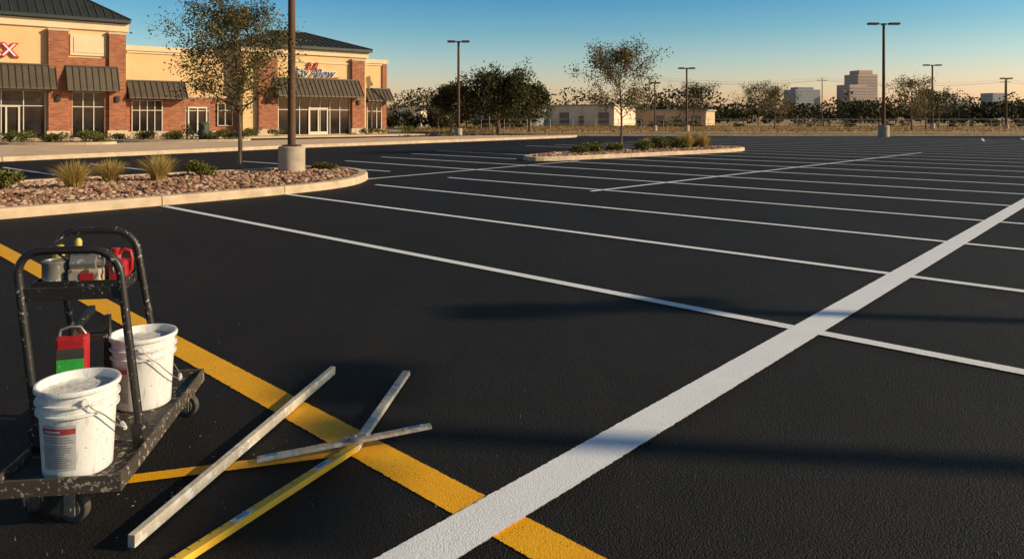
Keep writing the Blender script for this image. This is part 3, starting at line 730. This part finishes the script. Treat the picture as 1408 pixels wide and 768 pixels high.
def bucket(cx,cy,face,la,bail_side,bail_drop,sc=.88):
    e=empty('paint_bucket',(cx,cy,DZ+.001),0,cart); e.scale=(sc,sc,sc); H=.375
    rr=lambda z: .133+.020*z/H
    prof=[(0,0),(.127,0),(.133,.006),(rr(.2),.2),(rr(.262),.262),(.160,.264),(.160,.272),(rr(.275),.274),(rr(.305),.305),(.163,.307),(.163,.316),(rr(.32),.318),(rr(.355),.352),(.165,.355),(.167,.366),(.163,H),(.154,H),(.150,.36),(.145,.30)]
    MB().lathe(prof,48).obj('bucket_shell',bm_,e,smooth=True)
    k=MB(); rings=[(0,.338),(.05,.335),(.10,.339),(.13,.334),(.1485,.338)]; k.lathe(rings,36).obj('paint_surface',pm,e,smooth=True)
    def patch(nm,a0,a1,z0,z1,off,mat,n=14):
        q=MB()
        for i in range(n):
            t0=a0+(a1-a0)*i/n;t1=a0+(a1-a0)*(i+1)/n
            q.quad(*[((rr(z)+off)*math.cos(t),(rr(z)+off)*math.sin(t),z) for t,z in ((t0,z0),(t1,z0),(t1,z1),(t0,z1))])
        q.obj(nm,mat,e,smooth=True)
    f=face
    patch('label_sheet',f-la,f+la,.045,.235,.0012,lab); patch('label_band',f-la,f+la*.98,.198,.222,.0024,labr)
    rg=random.Random(int(cx*1000)+5)
    for q,z in enumerate([.184,.174,.164,.150,.141,.132,.123,.114,.105,.096,.087,.078,.069,.060]):
        a=f-la*.9; b2=f+la*rg.uniform(.35,.9); patch('label_text_%d'%q,a,b2,z-.002,z+.002,.0024,labt,6)
    patch('label_title',f-la*.8,f+la*.2,.205,.214,.0036,lab,6)
    a=bail_side; ex=Vector((math.cos(a),math.sin(a),0)); pr=Vector((-ex.y,ex.x,0)); pts=[]
    for i in range(17):
        t=math.pi*i/16; d=math.sin(t)
        pts.append(ex*(.172*math.cos(t))+pr*(.168*d+ .012*(d>0.3))+Vector((0,0,.33-bail_drop*d)))
    tube('bail_wire',[tuple(p) for p in pts],.0028,steel,e,res=2)
    tube('bail_grip',[tuple(p) for p in pts[7:10]],.009,bm_,e,res=3)
    k=MB()
    for s in (-1,1): p=ex*s*.166; k.cyl((p.x-.0,p.y,.33),(p.x+ex.x*s*.012,p.y+ex.y*s*.012,.33),.014,n=10)
    k.obj('bail_ears',bm_,e,smooth=True)
bucket(.012,-.430,R(-100),.50,R(-60),.20)
bucket(.040,.205,R(-125),.38,R(-75),.22)
cr=empty('supply_crate',(-.165,-.03,DZ+.001),.05,cart)
MB().box(-.07,.07,-.07,.09,0,.19).obj('wooden_crate',card,cr,bevel=.004)
cn=empty('solvent_can',(-.175,-.02,DZ+.193),.15,cart)
MB().box(-.06,.06,-.038,.038,0,.20).obj('tin_body',redp,cn,bevel=.012)
MB().box(-.052,.052,-.0405,-.0383,.015,.105).obj('green_label',splatter_mat('green_label',(.03,.36,.05),(.4,.5,.33),.64),cn); MB().box(-.052,.052,-.0405,-.0383,.108,.15).obj('dark_label',simple('dark_label',(.05,.05,.05),.5),cn)
MB().lathe([(.018,.198),(.018,.225),(0,.226)],14).obj('screw_cap',blk,cn,smooth=True); tube('can_handle',[(-.05,0,.197),(-.045,0,.225),(-.01,0,.235),(.03,0,.232),(.05,0,.2)],.006,steel,cn)
bx=empty('wood_offcuts',(-.04,-.10,DZ+.001),.3,cart); MB().box(-.045,.045,-.04,.05,0,.21).box(-.043,.0,-.035,.04,.211,.25).box(.004,.044,-.03,.04,.211,.245).obj('blocks',card,bx,bevel=.003)

# ------------------------------------------------------------------ layout sticks
wood1=splatter_mat('painted_straightedge',(.46,.40,.32),(.70,.67,.62),.56,.5,0,26)
wood2=splatter_mat('yellow_wood_level',(.70,.38,.03),(.58,.50,.38),.68,.5,0,18)
wood3=splatter_mat('worn_rule_wood',(.44,.36,.26),(.62,.59,.54),.54,.6,0,25)
dark=simple('tick_marks',(.05,.06,.09),.6)
blue=simple('blue_vial',(.05,.25,.5),.3)
def stick(name,p,q,wd,h,z,mat,marks=0,vials=(),zq=None):
    p=Vector((p[0],p[1],0));q=Vector((q[0],q[1],0));d=q-p;L=d.length;a=math.atan2(d.y,d.x)
    e=empty(name,(p.x,p.y,z),a); tilt=0 if zq is None else -math.asin((zq-z)/L); e.rotation_euler=(0,tilt,a)
    MB().box(0,L,-wd/2,wd/2,0,h).obj('blade',mat,e,bevel=.002)
    if marks:
        k=MB(); n=int(L/.05)
        for i in range(1,n): l=wd*(.45 if i%5==0 else .22); k.box(i*.05-.0015,i*.05+.0015,wd/2-l-.004,wd/2-.004,h+.0004,h+.0012)
        k.obj('tick_marks',dark,e)
    k=MB();k2=MB()
    for v_ in vials: k.box(L*v_-.05,L*v_+.05,-wd*.36,wd*.36,h+.0005,h+.0025); k2.box(L*v_-.025,L*v_+.025,-wd*.22,wd*.22,h+.0026,h+.005)
    if vials: k.obj('vial_plate',wood1,e); k2.obj('vials',blue,e,bevel=.001)
    return e
stick('straightedge',(-1.318,2.56),(-1.040,4.30),.028,.045,.013,wood1)
stick('folding_rule_arm',(-1.20,2.28),(-.700,3.32),.042,.026,.013,wood2,1,(.42,.80))
stick('folding_rule_arm',(-.705,3.30),(-.610,4.28),.042,.026,.0135,wood1,1,())
stick('folding_rule_arm',(-1.105,3.205),(-.372,3.425),.042,.014,.013,wood3,1,(.90,.08),zq=.0685)
e=empty('pivot_bracket',(-.706,3.318,.0575),R(16)); MB().lathe([(0,0),(.034,0),(.036,.004),(.03,.010),(.012,.014),(.010,.024),(0,.025)],20).box(-.05,.05,-.012,.012,.0141,.018).obj('pivot',steel,e,smooth=True)
